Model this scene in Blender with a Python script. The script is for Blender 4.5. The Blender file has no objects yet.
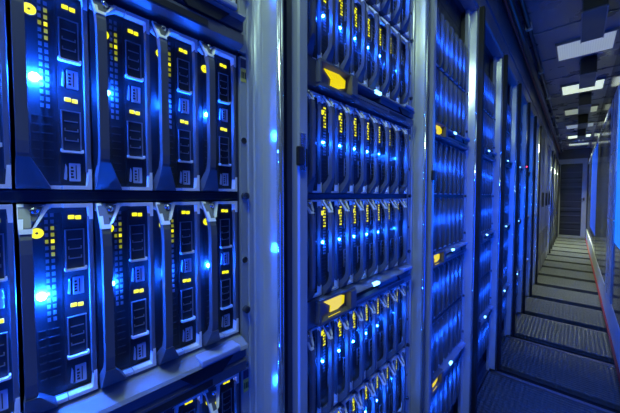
import bpy, bmesh, math, random
from mathutils import Vector, Matrix
random.seed(7)
SC = bpy.context.scene
COL = SC.collection
PI = math.pi

# ------------------------------------------------------------------ layout (metres)
# X to the right across the aisle, Y along the aisle, Z up; camera stands at (0, 0, CAM_Z)
CAM_Z = 1.10
F_PX = 285.0
YAW = math.atan(265.0 / F_PX)
PITCH = math.radians(2.1)
FRONT = -0.373            # plane of the blade handle frames
RIGHT = 0.227             # right side of the aisle
END_Y = 10.3
CEIL_Z = 2.35
RACK_TOP = 1.97
BLADE_W, BLADE_H = 0.0566, 0.195
ENC_W, ENC_H = 0.4528, 0.462
ENC_BASES = [0.843 + ENC_H, 0.843, 0.843 - ENC_H]     # top, middle, bottom
ENC_END = 0.234           # Y where the nearest rack's enclosures end
PITCH_Y = 0.60

# ------------------------------------------------------------------ materials
def mat(name, base=(.5, .5, .5), rough=.5, metal=0., emit=None, strength=0., spec=.5, bump=None, var=0.0, vscale=8.0, stretch=(1,1,1)):
    m = bpy.data.materials.new(name); m.use_nodes = True
    nt = m.node_tree; b = nt.nodes['Principled BSDF']
    b.inputs['Base Color'].default_value = (*base, 1)
    b.inputs['Roughness'].default_value = rough
    b.inputs['Metallic'].default_value = metal
    b.inputs['Specular IOR Level'].default_value = spec
    if emit:
        b.inputs['Emission Color'].default_value = (*emit, 1)
        b.inputs['Emission Strength'].default_value = strength
    if var > 0 or bump:
        tc = nt.nodes.new('ShaderNodeTexCoord')
        mp = nt.nodes.new('ShaderNodeMapping'); mp.inputs['Scale'].default_value = stretch
        nz = nt.nodes.new('ShaderNodeTexNoise'); nz.inputs['Scale'].default_value = vscale; nz.inputs['Detail'].default_value = 5
        nt.links.new(tc.outputs['Object'], mp.inputs['Vector']); nt.links.new(mp.outputs['Vector'], nz.inputs['Vector'])
        if var > 0:
            rmp = nt.nodes.new('ShaderNodeMapRange')
            rmp.inputs['From Min'].default_value = .3; rmp.inputs['From Max'].default_value = .7
            rmp.inputs['To Min'].default_value = max(.02, rough - var); rmp.inputs['To Max'].default_value = min(1, rough + var)
            nt.links.new(nz.outputs['Fac'], rmp.inputs['Value']); nt.links.new(rmp.outputs['Result'], b.inputs['Roughness'])
            mx = nt.nodes.new('ShaderNodeMix'); mx.data_type = 'RGBA'
            mx.inputs['A'].default_value = (*[c * .82 for c in base], 1); mx.inputs['B'].default_value = (*[min(1, c * 1.12) for c in base], 1)
            nt.links.new(nz.outputs['Fac'], mx.inputs['Factor']); nt.links.new(mx.outputs['Result'], b.inputs['Base Color'])
        if bump:
            bp = nt.nodes.new('ShaderNodeBump'); bp.inputs['Strength'].default_value = bump; bp.inputs['Distance'].default_value = .002
            nt.links.new(nz.outputs['Fac'], bp.inputs['Height']); nt.links.new(bp.outputs['Normal'], b.inputs['Normal'])
    return m

M = {}
M['black'] = mat('black_plastic', (.022, .023, .028), .42, var=.08, vscale=30)
M['face'] = mat('blade_face', (.045, .046, .052), .38, var=.08, vscale=40)
M['chassis'] = mat('chassis_steel', (.10, .105, .12), .42, .5, var=.08, vscale=12)
M['bar'] = mat('handle_grey', (.15, .155, .17), .36, .3, var=.07, vscale=25, stretch=(1, 1, .2))
M['gusset'] = mat('gusset_grey', (.13, .135, .15), .5, .1, var=.08, vscale=40)
M['silver'] = mat('light_silver', (.86, .87, .85), .36, .0, var=.06, vscale=40)
M['chrome'] = mat('bright_metal', (.85, .85, .85), .15, .9, var=.05, vscale=60)
M['post'] = mat('brushed_steel', (.72, .75, .75), .18, .45, var=.04, vscale=14, stretch=(3, 3, .25), bump=.05)
M['rail'] = mat('zinc_rail', (.50, .53, .54), .38, .35, var=.08, vscale=20, stretch=(1, 1, .2))
M['rack'] = mat('rack_paint', (.085, .088, .10), .4, .3, var=.08, vscale=8)
M['seal'] = mat('rubber_seal', (.008, .008, .009), .6)
M['shelf'] = mat('shelf_grey', (.16, .165, .185), .35, .3, var=.08, vscale=20, stretch=(1, .2, 1))
M['lip'] = mat('matt_lip_grey', (.26, .27, .29), .62, .0, spec=.2, var=.05, vscale=20)
M['bead'] = mat('rolled_edge_steel', (.66, .69, .70), .07, .8)
M['vent'] = mat('vent_grey', (.22, .23, .26), .3, .3)
M['yellow'] = mat('yellow_light', (.3, .25, .02), .4, 0, (.98, .93, .0), 1.1)
M['yellowdim'] = mat('dim_yellow_light', (.2, .18, .02), .4, 0, (.70, .72, .0), .38)
M['screen'] = mat('amber_screen', (.1, .08, .0), .3, 0, (1, .80, .0), .85)
M['blue'] = mat('blue_light', (.1, .2, .6), .3, 0, (.006, .10, 1.0), 3000.0)
M['bluestrong'] = mat('strong_blue_light', (.1, .2, .6), .3, 0, (.006, .10, 1.0), 9000.0)
M['bluefar'] = mat('small_blue_light', (.1, .2, .6), .3, 0, (.006, .09, 1.0), 1100.0)
M['cyan'] = mat('cyan_light', (.1, .4, .6), .3, 0, (.16, .50, 1.0), 5.0)
M['red'] = mat('red_light', (.5, .02, .02), .3, 0, (1, .03, .08), 6.0)
M['tab'] = mat('tab_blue', (.40, .46, .62), .3, .2)
M['sticker'] = mat('yellow_sticker', (.85, .75, .14), .5)
M['ink'] = mat('dark_ink', (.03, .03, .03), .6)
M['badge'] = mat('navy_badge', (.03, .04, .12), .4)
M['wallpaint'] = mat('soffit_paint', (.20, .21, .27), .38, .2, var=.08, vscale=4)
M['ceil'] = mat('ceiling_panel', (.17, .17, .23), .30, .3, var=.06, vscale=4)
M['darkwall'] = mat('glossy_wall', (.05, .055, .08), .16, .35, var=.05, vscale=3, stretch=(1, 1, .15))
M['alu'] = mat('aluminium', (.62, .65, .67), .28, .5, var=.06, vscale=12, stretch=(1, 1, .2))
M['kerb'] = mat('kerb_grey', (.84, .85, .83), .35, .3, var=.06, vscale=6)
M['redpaint'] = mat('red_stripe', (.22, .01, .02), .45)
M['pipe'] = mat('dark_pipe', (.09, .09, .10), .3, .6)
M['cable'] = mat('red_cable', (.16, .03, .03), .5)
M['fixture'] = mat('fixture_grey', (.22, .22, .25), .35, .4, var=.05, vscale=10)
M['white'] = mat('white_plastic', (.75, .76, .74), .4)
M['blueglow'] = mat('blue_wall_glow', (.05, .15, .5), .25, 0, (.0, .08, 1.0), .5)  # blue glow on the wall put in as emission
M['cyanglow'] = mat('pale_blue_wall_glow', (.10, .3, .6), .25, 0, (.0, .20, 1.0), .9)  # paler wall glow, likewise put in as emission
M['doorleaf'] = mat('door_navy', (.025, .027, .04), .3, .4, var=.06, vscale=5, stretch=(.1, 1, 6))
M['doorframe'] = mat('door_frame_grey', (.34, .35, .36), .4, .3, var=.06, vscale=8)

def lamp_mat(name, col, strength):
    m = mat(name, (.6, .62, .58), .5)
    nt = m.node_tree; b = nt.nodes['Principled BSDF']
    tc = nt.nodes.new('ShaderNodeTexCoord'); wv = nt.nodes.new('ShaderNodeTexWave')
    wv.wave_type = 'BANDS'; wv.bands_direction = 'X'; wv.inputs['Scale'].default_value = 22
    mr = nt.nodes.new('ShaderNodeMapRange'); mr.inputs['To Min'].default_value = .72 * strength; mr.inputs['To Max'].default_value = strength
    nt.links.new(tc.outputs['Object'], wv.inputs['Vector']); nt.links.new(wv.outputs['Fac'], mr.inputs['Value'])
    nt.links.new(mr.outputs['Result'], b.inputs['Emission Strength'])
    b.inputs['Emission Color'].default_value = (*col, 1)
    return m

def floor_mat():
    m = mat('tread_plate', (.11, .115, .11), .34, .35, spec=.5)
    nt = m.node_tree; b = nt.nodes['Principled BSDF']
    tc = nt.nodes.new('ShaderNodeTexCoord')
    vo = nt.nodes.new('ShaderNodeTexVoronoi'); vo.inputs['Scale'].default_value = 42; vo.inputs['Randomness'].default_value = .25
    nz = nt.nodes.new('ShaderNodeTexNoise'); nz.inputs['Scale'].default_value = 60; nz.inputs['Detail'].default_value = 4
    ad = nt.nodes.new('ShaderNodeMath'); ad.operation = 'MULTIPLY_ADD'; ad.inputs[1].default_value = .35
    bp = nt.nodes.new('ShaderNodeBump'); bp.inputs['Strength'].default_value = 1.0; bp.inputs['Distance'].default_value = .007
    nt.links.new(tc.outputs['Object'], vo.inputs['Vector']); nt.links.new(tc.outputs['Object'], nz.inputs['Vector'])
    nt.links.new(nz.outputs['Fac'], ad.inputs[0]); nt.links.new(vo.outputs['Distance'], ad.inputs[2])
    nt.links.new(ad.outputs['Value'], bp.inputs['Height']); nt.links.new(bp.outputs['Normal'], b.inputs['Normal'])
    return m
M['floor'] = floor_mat()

# ------------------------------------------------------------------ mesh helpers
class MB:
    """collects shapes, each with its own material slot; build() links them as ONE mesh object"""
    def __init__(self): self.bm = bmesh.new(); self.mats = []
    def _slot(self, m):
        if m not in self.mats: self.mats.append(m)
        return self.mats.index(m)
    def box(self, y0, y1, x0, x1, z0, z1, m='chassis', bev=0.0):
        b2 = bmesh.new()
        vs = [b2.verts.new((x, y, z)) for x in (x0, x1) for y in (y0, y1) for z in (z0, z1)]
        for f in ((0,1,3,2),(4,6,7,5),(0,4,5,1),(2,3,7,6),(0,2,6,4),(1,5,7,3)): b2.faces.new([vs[i] for i in f])
        bmesh.ops.recalc_face_normals(b2, faces=b2.faces)
        if bev > 0: bmesh.ops.bevel(b2, geom=list(b2.edges), offset=bev, segments=2, profile=.6, affect='EDGES')
        return self._merge(b2, m)
    def _merge(self, b2, m):
        s = self._slot(m)
        for f in b2.faces: f.material_index = s
        me = bpy.data.meshes.new('t'); b2.to_mesh(me); b2.free()
        self.bm.from_mesh(me); bpy.data.meshes.remove(me)
        return self
    def poly(self, pts, x0, x1, m='silver', bev=0.0):
        """outline in (y, z) extruded from x0 to x1"""
        b2 = bmesh.new()
        lo = [b2.verts.new((x0, y, z)) for y, z in pts]; hi = [b2.verts.new((x1, y, z)) for y, z in pts]
        b2.faces.new(lo); b2.faces.new(hi[::-1]); n = len(pts)
        for i in range(n): b2.faces.new([lo[i], hi[i], hi[(i+1) % n], lo[(i+1) % n]])
        bmesh.ops.recalc_face_normals(b2, faces=b2.faces)
        if bev > 0: bmesh.ops.bevel(b2, geom=list(b2.edges), offset=bev, segments=1, affect='EDGES')
        return self._merge(b2, m)
    def prof_xy(self, pts, z0, z1, m='post'):
        """outline in (x, y) extruded along z"""
        b2 = bmesh.new()
        lo = [b2.verts.new((x, y, z0)) for x, y in pts]; hi = [b2.verts.new((x, y, z1)) for x, y in pts]
        b2.faces.new(lo); b2.faces.new(hi[::-1]); n = len(pts)
        for i in range(n): b2.faces.new([lo[i], hi[i], hi[(i+1) % n], lo[(i+1) % n]])
        bmesh.ops.recalc_face_normals(b2, faces=b2.faces)
        return self._merge(b2, m)
    def prof_xz(self, pts, y0, y1, m='shelf'):
        b2 = bmesh.new()
        lo = [b2.verts.new((x, y0, z)) for x, z in pts]; hi = [b2.verts.new((x, y1, z)) for x, z in pts]
        b2.faces.new(lo); b2.faces.new(hi[::-1]); n = len(pts)
        for i in range(n): b2.faces.new([lo[i], hi[i], hi[(i+1) % n], lo[(i+1) % n]])
        bmesh.ops.recalc_face_normals(b2, faces=b2.faces)
        return self._merge(b2, m)
    def disc(self, y, z, r, x0, x1, m='yellow', seg=16, r2=None):
        b2 = bmesh.new()
        bmesh.ops.create_cone(b2, cap_ends=True, segments=seg, radius1=r, radius2=r if r2 is None else r2, depth=abs(x1 - x0))
        bmesh.ops.transform(b2, matrix=Matrix.Translation(((x0 + x1) / 2, y, z)) @ Matrix.Rotation(PI / 2, 4, 'Y'), verts=b2.verts)
        return self._merge(b2, m)
    def ring(self, y, z, r, t, x, m='yellow', seg=20):
        b2 = bmesh.new()
        g = []
        for i in range(seg):
            a = 2 * PI * i / seg
            g.append([b2.verts.new((x + dx, y + rr * math.cos(a), z + rr * math.sin(a))) for rr, dx in ((r - t, 0), (r - t, .0012), (r, .0012), (r, 0))])
        for i in range(seg):
            p, q = g[i], g[(i+1) % seg]
            for k in range(4): b2.faces.new([p[k], q[k], q[(k+1) % 4], p[(k+1) % 4]])
        bmesh.ops.recalc_face_normals(b2, faces=b2.faces)
        return self._merge(b2, m)
    def ball(self, x, y, z, r, m='blue', sub=2, sx=1.0):
        b2 = bmesh.new(); bmesh.ops.create_icosphere(b2, subdivisions=sub, radius=r)
        bmesh.ops.scale(b2, vec=(sx, 1, 1), verts=b2.verts)
        bmesh.ops.translate(b2, vec=(x, y, z), verts=b2.verts)
        return self._merge(b2, m)
    def tube(self, a, b, r, m='pipe', seg=12):
        a, b = Vector(a), Vector(b); d = b - a
        b2 = bmesh.new(); bmesh.ops.create_cone(b2, cap_ends=True, segments=seg, radius1=r, radius2=r, depth=d.length)
        for f in b2.faces: f.smooth = len(f.verts) == 4
        bmesh.ops.transform(b2, matrix=Matrix.Translation((a + b) / 2) @ d.to_track_quat('Z', 'Y').to_matrix().to_4x4(), verts=b2.verts)
        return self._merge(b2, m)
    def hull(self, pts, m='gusset'):
        b2 = bmesh.new(); vs = [b2.verts.new(p) for p in pts]
        r = bmesh.ops.convex_hull(b2, input=vs)
        bmesh.ops.delete(b2, geom=[g for g in r['geom_interior'] if isinstance(g, bmesh.types.BMVert)], context='VERTS')
        bmesh.ops.recalc_face_normals(b2, faces=b2.faces)
        return self._merge(b2, m)
    def mesh(self, name):
        me = bpy.data.meshes.new(name); self.bm.to_mesh(me); self.bm.free()
        for m in self.mats: me.materials.append(M[m])
        return me
    def build(self, name, parent=None, loc=None):
        o = bpy.data.objects.new(name, self.mesh(name)); COL.objects.link(o)
        if parent: o.parent = parent
        if loc: o.location = loc
        return o

def tag(o, label=None, cat=None, group=None, kind=None):
    if label: o['label'] = label
    if cat: o['category'] = cat
    if group: o['group'] = group
    if kind: o['kind'] = kind
    return o
def empty(name, loc, label, cat, group=None):
    o = bpy.data.objects.new(name, None); COL.objects.link(o); o.location = loc; o.empty_display_size = .05
    return tag(o, label, cat, group)
def kids(o): return [c for c in o.children]
def copy_tree(o, parent=None):
    c = o.copy(); COL.objects.link(c)
    if parent: c.parent = parent
    for ch in kids(o): copy_tree(ch, c)
    return c
def struct(mb, name): return tag(mb.build(name), kind='structure')

ORD = ['first', 'second', 'third', 'fourth', 'fifth', 'sixth', 'seventh', 'eighth', 'ninth', 'tenth']

# projection, only used to leave out repeats that the photo shows nothing of
def project(x, y, z):
    cy, sy = math.cos(YAW), math.sin(YAW)
    X = x * cy + y * sy; D = y * cy - x * sy; H = z - CAM_Z
    D2 = D * math.cos(PITCH) - H * math.sin(PITCH); H2 = H * math.cos(PITCH) + D * math.sin(PITCH)
    if D2 < .02: return None
    return 310 + F_PX * X / D2, 206.5 - F_PX * H2 / D2
def in_frame(y0, y1, z0, z1, m=12):
    pts = [project(FRONT, y, z) for y in (y0, y1) for z in (z0, z1)]
    pts = [p for p in pts if p]
    if not pts: return False
    xs = [p[0] for p in pts]; ys = [p[1] for p in pts]
    return max(xs) > -m and min(xs) < 620 + m and max(ys) > -m and min(ys) < 413 + m

# ------------------------------------------------------------------ blade server (local origin: front lower left corner)
mm = .001
FACE = -14 * mm
def P(l): return [(a * mm, z * mm) for a, z in l]
Hb = BLADE_H / mm       # 195
def blade_body():
    b = MB()
    b.box(1.2*mm, 54.8*mm, -300*mm, FACE, .5*mm, (Hb-1)*mm, 'face', .0008)
    b.box(10*mm, 30*mm, FACE, FACE+.8*mm, 8*mm, (Hb-10)*mm, 'black')
    b.box(31.5*mm, 49.5*mm, FACE, FACE+1.0*mm, 6*mm, (Hb-8)*mm, 'black')
    for z in (22, 30, 38, 46, 54, 62, 70):
        b.box(12*mm, 17*mm, FACE+.8*mm, FACE+1.3*mm, z*mm, (z+1.1)*mm, 'face')
        b.box(19*mm, 27*mm, FACE+.8*mm, FACE+1.3*mm, z*mm, (z+1.1)*mm, 'face')
    return b
def handle_frame():
    b = MB()
    # bowed lever on the left: tied in at both ends, standing proud in between
    b.prof_xz([(x*mm, z*mm) for x, z in ((-12,.8),(1.5,.8),(8,6),(20,22),(23.5,30),(24.5,40),(24.5,152),(23,164),(18,174),(6,190),(1,194),(-12,194),(-12,190),(-1,188.5),(11,172),(15.5,160),(16.5,150),(16.5,42),(15,34),(10,24),(-2,9),(-12,6))], .5*mm, 8.2*mm, 'bar')
    b.box(50.4*mm, 54.2*mm, -8*mm, -.5*mm, 18*mm, (Hb-14)*mm, 'bar', .0007)
    # standoffs tying the frame to the blade
    b.box(1.2*mm, 54*mm, FACE, -6*mm, .6*mm, 3*mm, 'bar')
    b.box(1.2*mm, 54*mm, FACE, -6*mm, (Hb-3.5)*mm, (Hb-1.2)*mm, 'bar')
    return b
def top_bracket():
    b = MB(); t = Hb - 1
    b.poly(P([(.5,t),(4.2,t),(9,t-4),(21,t),(30.5,t),(30.5,t-3.6),(23,t-3.6),(14,t-10),(8.2,t-12),(.5,t-8)]), -9*mm, .6*mm, 'silver')
    H = lambda l: [(x*mm, y*mm, z*mm) for x, y, z in l]
    b.hull(H([(2,.0,t),(2,4.4,t),(-2,.0,t),(-2,4.4,t),(19.4,0,t-21),(19.4,3,t-21),(15,0,t-21),(15,3,t-21)]), 'silver')
    b.hull(H([(19.6,.2,t-21),(19.6,8.8,t-21),(14,.2,t-21),(14,8.8,t-21),(22,.2,t-25),(22,8.6,t-25),(16,.2,t-25),(16,8.6,t-25)]), 'silver')
    b.hull(H([(1.5,19.5,t),(1.5,23,t),(-2,19.5,t),(-2,23,t),(19,8.6,t-21),(19,11,t-19.5),(15,8.6,t-21),(15,11,t-19.5)]), 'silver')
    b.poly(P([(31.3,t),(54.2,t),(54.2,t-16),(51.2,t-16),(50.4,t-4),(31.3,t-4)]), -9*mm, .2*mm, 'silver')
    return b
def bottom_bracket():
    b = MB()
    b.poly(P([(23,.6),(30.6,.6),(30.6,4),(21,4)]), -9*mm, .2*mm, 'silver')
    b.poly(P([(31.4,.6),(54.2,.6),(54.2,21),(51.6,21),(50.4,4.2),(31.4,4.2)]), -9*mm, .4*mm, 'silver')
    return b
def gusset():
    b = MB()
    H = lambda l: [(x*mm, y*mm, z*mm) for x, y, z in l]
    b.hull(H([(-9,0,.5),(3.4,0,.5),(-9,23,.5),(3.4,23,.5),(3.8,22,4.5),(-9,22,4.5),(24.0,.2,27),(24.0,9,27),(10,.2,25),(10,9,25),(9,0,6),(-9,0,9)]), 'gusset')
    return b
def power_button():
    b = MB(); b.disc(13*mm, 166*mm, 5.6*mm, FACE, FACE+1.6*mm, 'black', 20)
    b.ring(13*mm, 166*mm, 4.9*mm, 3.7*mm, FACE+1.7*mm, 'yellow'); b.box(8.6*mm, 9.6*mm, FACE, FACE+2*mm, 163*mm, 169*mm, 'yellowdim')
    return b
def vent_grille(lit=False):
    b = MB()
    for c, (y0, y1) in enumerate(((18.6, 21.0), (22.8, 25.4))):
        for i in range(17):
            z = 181 - 6.4 * i
            if z < 74: break
            if c == 1: m = 'yellow' if i in (4,) else 'yellowdim' if i in (2, 3, 5, 6) else 'vent'
            else: m = 'yellowdim' if i == 4 else 'vent'
            if lit and 1 <= i <= 7: m = 'yellow' if (i + c) % 3 else 'yellowdim'
            if i == 0: m = 'vent'
            b.box(y0*mm, y1*mm, FACE+.6*mm, FACE+1.5*mm, z*mm, (z+3.6)*mm, m)
    return b
def status_light():
    b = MB()
    b.box(0, 5.2*mm, 0, 1.8*mm, 0, 4.2*mm, 'yellow', .0008); b.box(5.8*mm, 10.5*mm, 0, 1.8*mm, -.5*mm, 3.7*mm, 'yellow', .0008)
    return b
def drive_caddy():
    b = MB()
    b.box(0, 15.5*mm, 0, 1.4*mm, 0, 40*mm, 'black')
    b.box(0, 1*mm, 0, 2.6*mm, 0, 40*mm, 'vent'); b.box(14.5*mm, 15.5*mm, 0, 2.6*mm, 0, 40*mm, 'vent'); b.box(0, 15.5*mm, 0, 2.6*mm, 39*mm, 40*mm, 'vent')
    for z in (10, 19.5, 29): b.box(2.4*mm, 13*mm, 1.2*mm, 2.4*mm, z*mm, (z+.9)*mm, 'vent')
    for y in (2.4, 12.3):
        for z in (10, 19.5): b.box(y*mm, (y+.8)*mm, 1.2*mm, 2.4*mm, z*mm, (z+3)*mm, 'vent')
    return b
def caddy_handle():
    b = MB()
    b.poly(P([(-1,3.2),(-1,.6),(0,0),(15.6,0),(16.6,.6),(16.6,3.6),(15.2,3.6),(14.6,2),(1,2),(.4,3.2)]), 0, 5*mm, 'silver')
    return b
def pull_tab():
    b = MB()
    b.box(0, 9*mm, 0, 2.2*mm, 0, 18*mm, 'tab', .0006)
    for z, w in ((3, 2.4), (6, 1.8), (9, 2.4), (12.5, 2.0)): b.box(1.2*mm, (1.2+w)*mm, 2*mm, 2.5*mm, z*mm, (z+2)*mm, 'ink')
    b.box(5*mm, 5.8*mm, 2*mm, 2.5*mm, 2*mm, 16*mm, 'ink')
    b.poly(P([(-4,2),(-2.2,1),(-1.6,4),(-1.6,14),(-2.6,17)]), 0, 2*mm, 'tab')
    return b
def latch():
    b = MB(); t = Hb - 1
    b.poly(P([(6.6,t-1.4),(17.4,t-1.4),(12.4,t-9.4),(8.2,t-9.4)]), -9*mm, -3*mm, 'gusset')
    b.hull([(x*mm, y*mm, z*mm) for x, y, z in ((0,4.5,t-1.5),(0,18,t-1.5),(11,7.5,t-15),(11,11,t-15),(-4,4.5,t-1.5),(-4,18,t-1.5),(4,7.5,t-15),(4,11,t-15))], 'gusset'); b.ball(5.5*mm, 10.6*mm, (t-6.2)*mm, 3.9*mm, 'chrome', 2, .9)
    return b

MESH = {}
for n, f in (('blade_server', blade_body), ('handle_frame', handle_frame), ('top_bracket', top_bracket), ('bottom_bracket', bottom_bracket),
             ('gusset', gusset), ('power_button', power_button), ('vent_grille', vent_grille), ('status_light', status_light),
             ('drive_caddy', drive_caddy), ('caddy_handle', caddy_handle), ('pull_tab', pull_tab), ('latch', latch)):
    MESH[n] = f().mesh(n)
MESH['vent_lit'] = vent_grille(True).mesh('vent_grille')
def led_mesh(r, m, sub=2):
    b = MB(); b.ball(0, 0, 0, r, m, sub, .8); return b.mesh('locator_light')
MESH['led'] = led_mesh(1.9*mm, 'blue'); MESH['ledbig'] = led_mesh(3.6*mm, 'bluestrong'); MESH['ledmid'] = led_mesh(2.5*mm, 'blue')

def child(name, me, parent, loc=(0, 0, 0), label=None):
    o = bpy.data.objects.new(name, me); COL.objects.link(o); o.parent = parent; o.location = loc
    if label: o['label'] = label
    return o
def make_blade(led):
    root = bpy.data.objects.new('blade_server', MESH['blade_server']); COL.objects.link(root)
    child('handle_frame', MESH['handle_frame'], root)
    child('top_bracket', MESH['top_bracket'], root, label='pale silver bracket across the top')
    child('bottom_bracket', MESH['bottom_bracket'], root, label='pale silver corner bracket at the foot')
    child('gusset', MESH['gusset'], root); child('latch', MESH['latch'], root)
    child('power_button', MESH['power_button'], root, label='glowing yellow power button ring')
    child('vent_grille', MESH['vent_grille'], root, label='small vent cells glowing yellow near the top')
    for z in (178, 88): child('status_light', MESH['status_light'], root, (FACE, 36*mm, z*mm), 'glowing yellow status light')
    for z in (128, 39):
        c = child('drive_caddy', MESH['drive_caddy'], root, (FACE+.9*mm, 33*mm, z*mm))
        child('caddy_handle', MESH['caddy_handle'], c, (1*mm, 0, -2*mm), 'silver caddy handle')
    for z in (101, 9): child('pull_tab', MESH['pull_tab'], root, (FACE+.9*mm, 38*mm, z*mm), 'pale blue pull tab with dark marks')
    child('locator_light', MESH[led], root, (FACE+3*mm, 14.8*mm, 105*mm), 'bright blue locator light')
    return root
def mid_blade():
    """the same blade with fewer pieces, for the second rack"""
    root = bpy.data.objects.new('blade_server', MESH['blade_server']); COL.objects.link(root)
    child('handle_frame', MESH['handle_frame'], root)
    child('top_bracket', MESH['top_bracket'], root); child('bottom_bracket', MESH['bottom_bracket'], root)
    child('gusset', MESH['gusset'], root); child('latch', MESH['latch'], root)
    child('power_button', MESH['power_button'], root, label='glowing yellow power button ring'); child('vent_grille', MESH['vent_lit'], root, label='small vent cells glowing yellow near the top')
    for z in (128, 39): child('drive_caddy', MESH['drive_caddy'], root, (FACE+.9*mm, 33*mm, z*mm))
    child('locator_light', MESH['led'], root, (FACE+3*mm, 14.8*mm, 105*mm), 'bright blue locator light')
    return root
def far_blade_into(b, oy=0., oz=0., ox=0., led=True, yellow=True):
    b.box(oy+1.2*mm, oy+54.8*mm, ox-200*mm, ox+FACE, oz+.5*mm, oz+(Hb-1)*mm, 'face')
    b.prof_xz([(ox+x*mm, oz+z*mm) for x, z in ((-12,.8),(3,.8),(10,14),(11,20),(11,178),(9,184),(2,194),(-12,194))], oy+.5*mm, oy+8.2*mm, 'bar'); b.box(oy+50.4*mm, oy+54.2*mm, ox-8*mm, ox, oz+1*mm, oz+(Hb-1)*mm, 'bar')
    b.box(oy+8.2*mm, oy+50.4*mm, ox+FACE, ox, oz+1*mm, oz+4*mm, 'silver'); b.box(oy+8.2*mm, oy+50.4*mm, ox+FACE, ox, oz+(Hb-5)*mm, oz+(Hb-1)*mm, 'gusset')
    b.poly([(oy+.6*mm, oz+4*mm), (oy+22*mm, oz+4*mm), (oy+8*mm, oz+24*mm), (oy+.6*mm, oz+24*mm)], ox-8*mm, ox+1*mm, 'gusset')
    if yellow: b.box(oy+10*mm, oy+15*mm, ox+FACE, ox+FACE+2*mm, oz+163*mm, oz+168*mm, 'yellowdim')
    if led: b.box(oy+10*mm, oy+14*mm, ox+FACE, ox+FACE+4*mm, oz+105*mm, oz+109*mm, 'bluefar')

# ------------------------------------------------------------------ blade enclosure (local origin: front lower left, blades' frame plane)
def enclosure_parts(detail=2, half=False):
    """list of (name, MB, label, children)"""
    W, H = ENC_W, ENC_H
    b = MB()
    b.box(-.003, -.0004, -.33, -.004, 0, H, 'chassis'); b.box(W+.0004, W+.003, -.33, -.004, 0, H, 'chassis')
    b.box(-.003, W+.003, -.33, -.006, H-.0035, H-.0002, 'chassis')
    b.box(-.003, W+.003, -.332, -.330, 0, H, 'black')
    b.box(-.003, W+.003, -.33, -.010, .0002, .0555, 'black')
    parts = []
    d = MB(); d.box(0, W, -.33, -.007, .2512, .2628, 'chassis', .001)
    d.box(0, W, -.008, -.003, .2535, .2605, 'black')
    parts.append(('divider', d, None, []))
    # lower front strip: sloping lip, tray, notch and vents
    s = MB()
    s.prof_xz([(-.010, .0540), (.006, .0500), (.020, .0440), (.022, .0400), (.016, .0370), (-.010, .0370)], .1505, W, 'lip')
    s.box(.26, W, -.010, .0150, .0245, .0368, 'shelf'); s.poly([(.358, .0365), (.430, .0365), (.414, .0215), (.374, .0215)], .0150, .0185, 'black')
    s.prof_xz([(-.010, .0240), (.010, .0240), (.016, .0190), (.016, .0060), (.008, .0020), (-.010, .0020)], .1505, W, 'shelf')
    s.box(0, .0295, -.010, .006, .002, .054, 'shelf')
    for i in range(16): s.box(.16+i*.0085, .1655+i*.0085, .0155, .0166, .010, .0125, 'black')
    s.box(.305, .40, .0155, .0168, .008, .016, 'black')
    parts.append(('front_strip', s, None, []))
    bar = MB(); bar.box(.382, .438, -.010, .0250, .0425, .0505, 'tab', .002)
    parts.append(('pull_bar', bar, 'pale blue pull bar in the front strip', []))
    ds = MB(); ds.prof_xz([(-.009, .004), (.0175, .004), (.0175, .010), (.006, .016), (.006, .046), (.0175, .050), (.0175, .0545), (-.009, .0545)], .030, .150, 'gusset')
    ds.box(.128, .150, .006, .022, .010, .050, 'gusset', .002); ds.box(.028, .034, .006, .018, .010, .050, 'gusset', .001)
    sc = MB(); sc.poly([(.052, .044), (.100, .0465), (.122, .040), (.120, .024), (.098, .0170), (.072, .0175), (.074, .030)], .0062, .0085, 'screen')
    sc.box(.060, .100, .0125, .0140, .0105, .0125, 'screen')
    parts.append(('display', ds, None, [('screen', sc, 'glowing amber screen')]))
    ul = MB(); ul.box(.222, .250, .012, .0242, .0385, .0458, 'cyan', .002)
    parts.append(('unit_light', ul, 'glowing pale blue unit light', []))
    if detail >= 1:
        for side, y0, y1 in ((0, -.014, -.0032), (1, W+.0032, W+.014)):
            e = MB(); e.box(y0, y1, -.004, .0015, .003, H-.003, 'rail', .0006)
            for z, knob in ((.088, True), (.162, False), (.257, True), (.338, False)):
                ym = (y0 + y1) / 2
                if knob: e.disc(ym, z, .0052, .001, .008, 'rack', 14); e.disc(ym, z, .0028, .008, .0092, 'black', 10)
                else: e.disc(ym, z, .0040, .0012, .0019, 'black', 14); e.ring(ym, z, .0048, .0008, .0013, 'chrome', 16)
            ch = []
            if side == 1:
                st = MB(); st.box(y0+.001, y1-.001, .0014, .0022, .423, .442, 'sticker')
                for k in range(3): st.box(y0+.0022+k*.0028, y0+.0038+k*.0028, .0021, .0026, .428, .437, 'ink')
                ch.append(('sticker', st, 'yellow sticker with small dark marks'))
                bd = MB(); bd.box(y0+.001, y1-.001, .0014, .0022, .4435, .456, 'badge'); ch.append(('badge', bd, 'dark blue badge'))
            parts.append(('mounting_ear', e, None, ch))
    return b, parts
ENC_CACHE = {}
def make_enclosure(detail, loc, label, group, lit=True, screen=True):
    if detail not in ENC_CACHE:
        b, parts = enclosure_parts(detail)
        ENC_CACHE[detail] = (b.mesh('blade_enclosure'), [(n, p.mesh(n), l, [(cn, c.mesh(cn), cl) for cn, c, cl in ch]) for n, p, l, ch in parts])
    me, parts = ENC_CACHE[detail]
    o = bpy.data.objects.new('blade_enclosure', me); COL.objects.link(o); o.location = loc
    tag(o, label, 'server enclosure', group)
    for n, pm, l, ch in parts:
        if n == 'unit_light' and not lit: continue
        q = child(n, pm, o, label=l)
        for cn, cm, cl in ch:
            if cn == 'screen' and not screen: continue
            child(cn, cm, q, label=cl)
    return o

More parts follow.
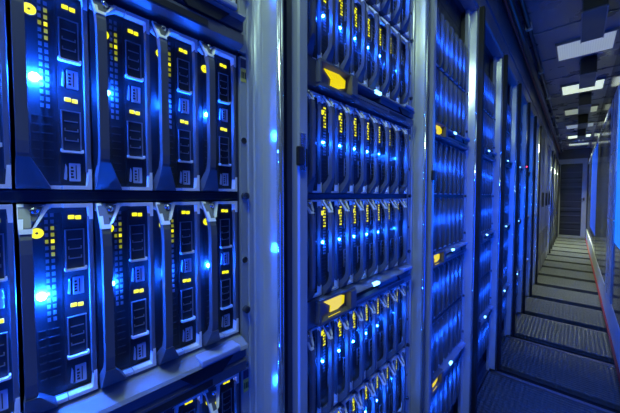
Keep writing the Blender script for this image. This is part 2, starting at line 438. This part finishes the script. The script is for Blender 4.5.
# ------------------------------------------------------------------ rack (local origin: floor, Y at the enclosure's left edge, X at the frame plane)
def rack_parts(detail=2):
    W = ENC_W; top = RACK_TOP
    b = MB()                                        # carcass: sides, back, plinth, top and a roof panel
    b.box(-.0570, -.0330, -.62, -.012, 0.004, top, 'rack'); b.box(W+.0330, W+.0575, -.62, -.012, 0.004, top, 'rack')
    b.box(-.0330, W+.0330, -.62, -.60, 0.004, top, 'rack'); b.box(-.0330, W+.0330, -.60, -.012, top-.03, top, 'rack')
    b.box(-.0330, W+.0330, -.60, -.012, 0.004, .055, 'rack')
    p = []
    r = MB()                                        # right post: ridged rail then slanted brushed return
    y = W
    r.prof_xy([(-.012, y+.0150), (.0005, y+.0150), (.0030, y+.0165), (.0030, y+.0215), (.0002, y+.0230), (.0002, y+.0262), (.0030, y+.0275), (.0030, y+.0320), (.0004, y+.0335),
               (.0004, y+.0345), (.0010, y+.0440), (.0262, y+.0502), (.0330, y+.0535), (.0345, y+.0575)] + [(-.012, y+.0575)], .004, top, 'post')
    bd = MB(); bd.tube((.0316, y+.0527, .004), (.0316, y+.0527, top), .0055, 'bead', 28)
    p.append(('edge_bead', bd, 'bright rolled edge of the post', []))
    p.append(('right_post', r, 'brushed steel post with ridged inner edge', []))
    l = MB()
    l.box(-.0572, -.0464, -.012, .0200, .004, top, 'rack')
    l.prof_xy([(-.012, -.0462), (.0330, -.0462), (.0360, -.0430), (.0360, -.0255), (.0340, -.0235), (-.010, -.0235), (-.012, -.025)], .004, top, 'post')
    lt = MB(); lt.box(-.053, -.039, .0355, .043, 1.150, 1.182, 'black', .003); lt.box(-.044, -.031, .0355, .0385, 1.142, 1.205, 'chrome', .001); lt.box(-.029, -.026, .0358, .039, 1.15, 1.18, 'black')
    p.append(('left_post', l, None, [('latch_keeper', lt, 'dark latch keeper on a bright plate')]))
    li = MB(); li.box(-.0230, -.0148, -.012, .0002, .004, top, 'rail'); p.append(('mounting_rail', li, None, []))
    for z0, z1 in ((ENC_BASES[0]+ENC_H+.0005, ENC_BASES[0]+ENC_H+.085), (ENC_BASES[0]+ENC_H+.0865, top-.031), (.056, .100), (.101, ENC_BASES[2]-.210)):
        bl = MB(); bl.box(-.0145, W+.0145, -.05, -.030, z0, z1, 'black', .001); p.append(('blank_panel', bl, None, []))
    sh = MB(); sh.box(-.0145, W+.0145, -.33, -.004, ENC_BASES[2]-.209, ENC_BASES[2]-.2005, 'chassis'); p.append(('shelf', sh, None, []))
    hd = MB(); hd.prof_xz([(-.012, top-.028), (.030, top-.028), (.036, top-.020), (.030, top+.012), (-.012, top+.012)], -.0570, W+.0575, 'wallpaint'); p.append(('header', hd, None, []))
    if detail >= 3:
        g = MB(); g.box(W+.0582, W+.0860, -.05, .054, .004, top-.015, 'seal', .004); p.append(('door_seal', g, 'black rubber seal standing proud of the posts', []))
    return b, p
RACK_CACHE = {}
def make_rack(detail, loc, label):
    if detail not in RACK_CACHE:
        b, parts = rack_parts(detail)
        RACK_CACHE[detail] = (b.mesh('server_rack'), [(n, p.mesh(n), l, [(cn, c.mesh(cn), cl) for cn, c, cl in ch]) for n, p, l, ch in parts])
    me, parts = RACK_CACHE[detail]
    o = bpy.data.objects.new('server_rack', me); COL.objects.link(o); o.location = loc
    tag(o, label, 'server rack', 'server racks along the aisle')
    for n, pm, l, ch in parts:
        q = child(n, pm, o, label=l)
        for cn, cm, cl in ch: child(cn, cm, q, label=cl)
    return o

RACK_NAME = ['rack nearest the camera', 'second rack', 'third rack', 'fourth rack', 'fifth rack', 'sixth rack', 'seventh rack', 'eighth rack']
RACK_LABEL = ['dark server rack nearest the camera, cut off by the photo edge', 'second server rack along the aisle, amber screens lit in its enclosures',
              'third server rack along the aisle, narrow with three dim yellow screens', 'fourth server rack along the aisle, just past the first black seal',
              'fifth server rack along the aisle, between black seals', 'sixth server rack along the aisle, with a red light on its post',
              'seventh server rack along the aisle, past the red light', 'eighth server rack, last before the plain grey cabinets']
ENC_WORD = ['topmost', 'middle', 'bottom']
near = {'ledbig': None, 'ledmid': None}
far_me = None
stuff = MB(); n_blades = 0
def rows_of():
    """(base z, row index from the top) of each row of blades in a rack"""
    out = []
    for e, zb in enumerate(ENC_BASES): out += [(zb + .2630, 2*e), (zb + .0557, 2*e + 1)]
    out.append((ENC_BASES[2] - .2003, 6))
    return out
NEAR_ROW = {1: 'the row cut by the photo\'s top edge', 2: 'the full row above eye level', 3: 'the full row below eye level', 4: 'the row cut by the photo\'s bottom edge'}
proto = {}
fb = MB(); far_blade_into(fb); far_me = fb.mesh('blade_server')
for r in range(8):
    y0 = ENC_END - ENC_W + PITCH_Y * r
    fx = FRONT + .013 if r == 0 else FRONT
    make_rack(2 if r < 2 else 3, (fx, y0, 0), RACK_LABEL[r])
    for e, zb in enumerate(ENC_BASES):
        make_enclosure(1 if r < 4 else 0, (fx, y0, zb), f'{ENC_WORD[e]} blade enclosure in the {RACK_NAME[r]}', 'blade enclosures in the racks', r > 0, r < 3)
    for zb, row in rows_of():
        for c in range(8):
            yb = y0 + c * BLADE_W
            if not in_frame(yb, yb + BLADE_W, zb, zb + BLADE_H, 6): continue
            if r >= 6: far_blade_into(stuff, yb, zb, FRONT, True, False); continue
            if r == 0:
                key = 'ledbig' if (c == 4 and row in (2, 3)) else 'ledmid' if row in (2, 3) else 'led'
                if key not in proto: proto[key] = o = make_blade(key)
                else: o = copy_tree(proto[key])
                if c <= 3: where = 'blade server at the photo\'s left edge in'
                else: where = f'blade server {["second", "third", "fourth", "fifth"][c-4]} from left in'
                rw = NEAR_ROW.get(row, f'the {ORD[row]} row')
                lab = f'{where} {rw}, nearest rack'
                if key == 'ledbig': lab = f'blade server with the brightest blue light in {rw}'
                grp = 'blade servers in the nearest rack'
            else:
                if r == 1:
                    if 'mid' not in proto: proto['mid'] = o = mid_blade()
                    else: o = copy_tree(proto['mid'])
                else:
                    o = bpy.data.objects.new('blade_server', far_me); COL.objects.link(o)
                lab = f'blade server {ORD[c]} from the left in the {ORD[row]} row of the {RACK_NAME[r]}'
                grp = f'blade servers in the {RACK_NAME[r]}'
            o.location = (fx, yb, zb); tag(o, lab, 'server', grp); n_blades += 1

# red light on the sixth rack's post
racks = [o for o in COL.objects if o.name.startswith('server_rack')]
rl = MB(); rl.ball(.037, ENC_W + .0565, 1.37, .0065, 'red'); child('warning_light', rl.mesh('warning_light'), racks[5], label='small red warning light')

# plain grey cabinets, then more racks to the end wall
cab_y = ENC_END - ENC_W + PITCH_Y * 8 - .057
cabs = ['plain grey cabinet next to the eighth rack', 'plain grey cabinet in the middle of the three grey ones', 'plain grey cabinet farthest from the camera, before the far racks']
for k in range(3):
    y0 = cab_y + k * .66 + .004
    b = MB(); b.box(0, .655, -.62, .018, .004, RACK_TOP, 'doorframe', .004)
    o = b.build('equipment_cabinet', loc=(FRONT, y0, 0)); tag(o, cabs[k], 'cabinet', 'plain grey cabinets')
    d = MB(); d.box(.03, .625, .0175, .034, .06, RACK_TOP-.05, 'fixture', .003); d.build('door', o)
    dd = [c for c in o.children if c.name.startswith('door')][0]
    h = MB(); h.box(.575, .590, .033, .058, .95, 1.15, 'black', .004); h.build('handle', dd)
    v = MB()
    for i in range(12): v.box(.10, .55, .033, .037, .25+i*.03, .262+i*.03, 'ink')
    v.build('vent', dd)
far_y = cab_y + 3 * .66 + .01
k = 0
while far_y + PITCH_Y < END_Y - .02:
    word = ORD[k]
    y0 = far_y + .058
    make_rack(3, (FRONT, y0, 0), f'{word} server rack past the plain grey cabinets, towards the end door')
    for e, zb in enumerate(ENC_BASES):
        make_enclosure(0, (FRONT, y0, zb), f'{ENC_WORD[e]} blade enclosure in the {word} rack past the grey cabinets', 'blade enclosures in the racks')
    for zb, row in rows_of():
        for c in range(8): far_blade_into(stuff, y0 + c*BLADE_W, zb, FRONT, True, False)
    far_y += PITCH_Y; k += 1
so = stuff.build('blade_servers'); tag(so, 'far rows of small blade servers filling the racks towards the end door', 'server', kind='stuff')

# ------------------------------------------------------------------ the room
Y0 = -1.6
SEAM0, TP, GAP = 2.72 - .605*8, .605, .14
fl = MB()
fl.box(Y0-.1, END_Y+.1, -1.1, .5, -.12, -.035, 'seal')
y = SEAM0
while y < END_Y:
    a, c = y + GAP/2, min(y + TP - GAP/2, END_Y)
    fl.box(a, c, -.372, RIGHT-.002, -.035, 0, 'floor', .004)
    fl.box(y-.012, y+.012, -.372, RIGHT-.002, -.035, -.020, 'fixture', .002)
    y += TP
fl.box(Y0-.1, END_Y+.1, -1.1, -.374, -.035, .003, 'rack')
struct(fl, 'floor')
ce = MB(); ce.box(Y0-.1, END_Y+.1, -1.1, .5, CEIL_Z, CEIL_Z+.06, 'ceil')
y = SEAM0 + .15
while y < END_Y:
    ce.box(y, y+.56, -.335, .30, CEIL_Z-.008, CEIL_Z+.01, 'ceil', .003); y += .60
struct(ce, 'ceiling')
wl = MB(); wl.box(Y0-.1, END_Y+.1, -1.1, -1.02, -.1, CEIL_Z, 'wallpaint')
struct(wl, 'wall_left')
so2 = MB(); 
y = Y0
while y < END_Y - .05:
    y1 = min(y + 1.195, END_Y - .003)
    so2.poly([(y, RACK_TOP+.013), (y1, RACK_TOP+.013), (y1, CEIL_Z-.001), (y, CEIL_Z-.001)], FRONT-.02, FRONT+.012, 'wallpaint', .002); y += 1.2
so2.box(Y0, END_Y-.003, FRONT-.02, FRONT+.020, RACK_TOP+.13, RACK_TOP+.145, 'wallpaint')
struct(so2, 'trim_1')
wb = MB(); wb.box(Y0-.1, Y0, -1.1, .5, -.1, CEIL_Z, 'wallpaint'); struct(wb, 'wall_back')
# right wall: dark glossy panels, pale posts, blue glow put in as emission
wr = MB(); wr.box(Y0-.1, END_Y+.1, RIGHT+.012, RIGHT+.09, -.1, CEIL_Z, 'darkwall'); struct(wr, 'wall_right')
bs = MB(); bs.box(Y0, END_Y-.003, RIGHT, RIGHT+.012, .022, .25, 'kerb', .003); struct(bs, 'baseboard_right')
rs = MB(); rs.box(Y0, END_Y-.003, RIGHT-.012, RIGHT+.011, .001, .021, 'redpaint', .002); struct(rs, 'trim_2')
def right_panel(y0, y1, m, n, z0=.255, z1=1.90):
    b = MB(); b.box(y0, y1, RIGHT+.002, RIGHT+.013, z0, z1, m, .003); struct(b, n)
right_panel(2.30, 3.20, 'cyanglow', 'wall_glow_1', .74)  # emissive slab added for the pale blue glow on the wall
right_panel(2.30, 3.20, 'darkwall', 'trim_7', .255, .735)
right_panel(3.80, 5.70, 'darkwall', 'trim_3')
right_panel(6.0, 7.9, 'blueglow', 'wall_glow_2', .5)  # farther emissive slab added for the wall's blue glow
right_panel(5.74, 5.98, 'darkwall', 'trim_8')
for i, (a, c) in enumerate(((3.22, 3.78), (2.20, 2.29))):
    b = MB(); b.box(a, c, RIGHT-.006, RIGHT+.014, .253, 1.92, 'alu', .004)
    for z in (.9, 1.45): b.box(a-.002, c+.002, RIGHT-.009, RIGHT+.010, z, z+.012, 'chrome', .002)
    struct(b, f'trim_{4+i}')
tp = MB(); tp.box(2.2, END_Y-.003, RIGHT-.004, RIGHT+.013, 1.921, 1.96, 'alu', .003); struct(tp, 'trim_6')
# end wall and door
we = MB(); we.box(END_Y, END_Y+.08, -1.1, .5, -.1, CEIL_Z, 'rack'); struct(we, 'wall_end')
df = MB()
df.box(END_Y-.05, END_Y, -.355, -.30, .002, 2.08, 'doorframe', .004); df.box(END_Y-.05, END_Y, .125, RIGHT-.008, .002, 2.08, 'doorframe', .004)
df.box(END_Y-.05, END_Y, -.30, .125, 1.95, 2.08, 'doorframe', .004); df.box(END_Y-.05, END_Y, -.30, .125, .002, .05, 'doorframe', .004)
d1 = struct(df, 'door_1')
lf = MB(); lf.box(END_Y-.035, END_Y-.005, -.298, .123, .052, 1.948, 'doorleaf', .003)
for i in range(9): lf.box(END_Y-.038, END_Y-.034, -.29, .115, .2+i*.19, .212+i*.19, 'chassis')
lf.build('door_leaf', d1)
hn = MB(); hn.box(END_Y-.075, END_Y-.05, .15, .18, .98, 1.06, 'black', .004); hn.box(END_Y-.10, END_Y-.075, .09, .18, 1.015, 1.035, 'black', .004); hn.build('handle', d1)

# ------------------------------------------------------------------ ceiling lights, boxes, pipes
L_ON = [1.1, 1.1, 1.1, .34, .95, .30, .26, 1.2, .5, .5]
lamp_words = ['', '', '', 'dim greenish ceiling light nearest in view', 'bright ceiling light second along the aisle', 'dim ceiling light third along the aisle', 'dim ceiling light fourth along the aisle', 'bright ceiling light fifth along the aisle', 'small ceiling light sixth along the aisle', 'ceiling light closest to the end door']
for i in range(10):
    y0 = 3.10 + 1.2 * (i - 3)
    if i < 3:   # behind or above the frame: the lamp itself is enough
        continue
    M[f'lamp{i}'] = lamp_mat(f'lamp_diffuser_{i}', (.78, .92, .66), L_ON[i])
    b = MB()
    for a, c, x0, x1 in ((0, .012, 0, .36), (.368, .38, 0, .36), (.012, .368, 0, .012), (.012, .368, .348, .36)): b.box(a, c, x0, x1, -.022, 0, 'fixture', .002)
    o = b.build('ceiling_light', loc=(-.152, y0, CEIL_Z-.008)); tag(o, lamp_words[i], 'ceiling light', 'ceiling lights over the aisle')
    d = MB(); d.box(.013, .367, .013, .347, -.018, -.002, f'lamp{i}'); d.build('diffuser', o)
words = ['nearest dark box hanging from the ceiling, cut by the photo edge', 'second dark box hanging from the ceiling, before the brightest light', 'third dark box hanging from the ceiling', 'fourth dark box hanging from the ceiling', 'farthest dark box hanging from the ceiling']
for i in range(5):
    y0 = 2.38 + 1.2 * i
    b = MB(); b.box(0, .46, -.055, .055, -.150, -.012, 'rack', .004)
    for sx in (-1, 1): b.box(0.01, .46, sx*.0555-.003, sx*.0555+.003, -.153, -.140, 'fixture', .001)
    o = b.build('ceiling_box', loc=(.058, y0, CEIL_Z-.008)); tag(o, words[i], 'ceiling box', 'boxes hanging under the ceiling')
    e = MB(); e.box(-.011, -.001, -.05, .05, -.147, -.014, 'seal', .003); e.build('end_cap', o)
    c = MB(); c.box(.1, .14, -.06, .06, -.0115, 0, 'rack'); c.box(.40, .44, -.06, .06, -.0115, 0, 'rack'); c.build('mounting_bracket', o)
for i, (y, w) in enumerate(((4.86, 'small white twin lamp under the ceiling past the brightest light'), (8.45, 'small white twin lamp under the ceiling near the end door'))):
    b = MB(); b.box(-.012, .012, -.045, .045, -.03, 0, 'white', .004)
    o = b.build('twin_lamp', loc=(.06, y, CEIL_Z-.009)); tag(o, w, 'lamp', 'twin lamps under the ceiling')
    for s in (-1, 1):
        h = MB(); h.ball(-.0 + s*.03, 0, -.05, .022, 'white'); h.build('lamp_head', o)
for x, z, rr, m, w in ((-.318, 2.27, .022, 'pipe', 'thick dark pipe along the ceiling above the racks'), (-.275, 2.315, .014, 'pipe', 'thin dark pipe along the ceiling beside the thick one'), (-.325, 2.22, .008, 'cable', 'dark red cable run below the ceiling pipes')):
    b = MB(); b.tube((x, Y0+.01, z), (x, END_Y-.01, z), rr, m, 12)
    o = b.build('ceiling_cable' if m == 'cable' else 'ceiling_pipe'); tag(o, w, 'cable' if m == 'cable' else 'pipe')
    if rr > .012 and rr < .02:
        for k in range(9):
            c = MB(); yy = 1.6 + 1.0 * k
            c.box(yy, yy+.03, x-.02, x+.02, z-.02, CEIL_Z-.0085, 'alu', .002); c.build('pipe_clip', o)

# ------------------------------------------------------------------ light
def area(name, loc, rot, size, sy, col, e):
    l = bpy.data.lights.new(name, 'AREA'); l.shape = 'RECTANGLE'; l.size = size; l.size_y = sy; l.color = col; l.energy = e
    o = bpy.data.objects.new(name, l); COL.objects.link(o); o.location = loc; o.rotation_euler = rot
    return o
# ceiling lights over the camera (same row as the ones in view)
for i, e in ((0, 4.0), (1, .8), (2, .1)): area('ceiling_lamp', (.04, 3.28 + 1.2*(i-3), CEIL_Z-.03), (0, 0, 0), .34, .34, (.66, 1, .72), e)
pl = bpy.data.lights.new('post_fill_light', 'POINT'); pl.energy = 14; pl.color = (.66, 1, .72); pl.shadow_soft_size = .05  # added unseen point light that whitens the post tops
po = bpy.data.objects.new('post_fill_light', pl); COL.objects.link(po); po.location = (-.08, -.14, 2.08)
# added blue fill lights beside the right wall, unseen, facing the racks
area('blue_fill_light', (RIGHT-.02, -.35, .72), (0, PI/2, 0), 1.1, .5, (.0, .06, 1), 4.8)
area('blue_fill_light', (RIGHT-.02, 1.95, .75), (0, PI/2, 0), 1.0, .25, (.0, .065, 1), 5.0)
area('blue_fill_light', (RIGHT-.02, 1.25, .85), (0, PI/2, 0), 1.4, .5, (.0, .06, 1), 7.0)
for i, e in ((3, .1), (4, 10), (5, 7), (6, 5), (7, 32), (8, 22)): lo = area('ceiling_lamp', (.045, 3.29 + 1.2*(i-3), CEIL_Z-.034), (0, 0, 0), .14, .14, (.82, .95, .60), e); lo.data.spread = math.radians(85)
w = bpy.data.worlds.new('World'); SC.world = w; w.use_nodes = True
w.node_tree.nodes['Background'].inputs['Color'].default_value = (.01, .03, .25, 1); w.node_tree.nodes['Background'].inputs['Strength'].default_value = .1

# ------------------------------------------------------------------ camera
cam = bpy.data.cameras.new('camera'); co = bpy.data.objects.new('camera', cam); COL.objects.link(co)
cam.sensor_width = 36; cam.lens = F_PX / 620 * 36; cam.clip_start = .01; cam.clip_end = 50
co.location = (0, 0, CAM_Z); co.rotation_euler = (PI/2 - PITCH, 0, YAW)
SC.camera = co
vs = SC.view_settings; vs.view_transform = 'Standard'; vs.look = 'None'; vs.exposure = 0; vs.gamma = 1; vs.use_curve_mapping = False
print('blades', n_blades)
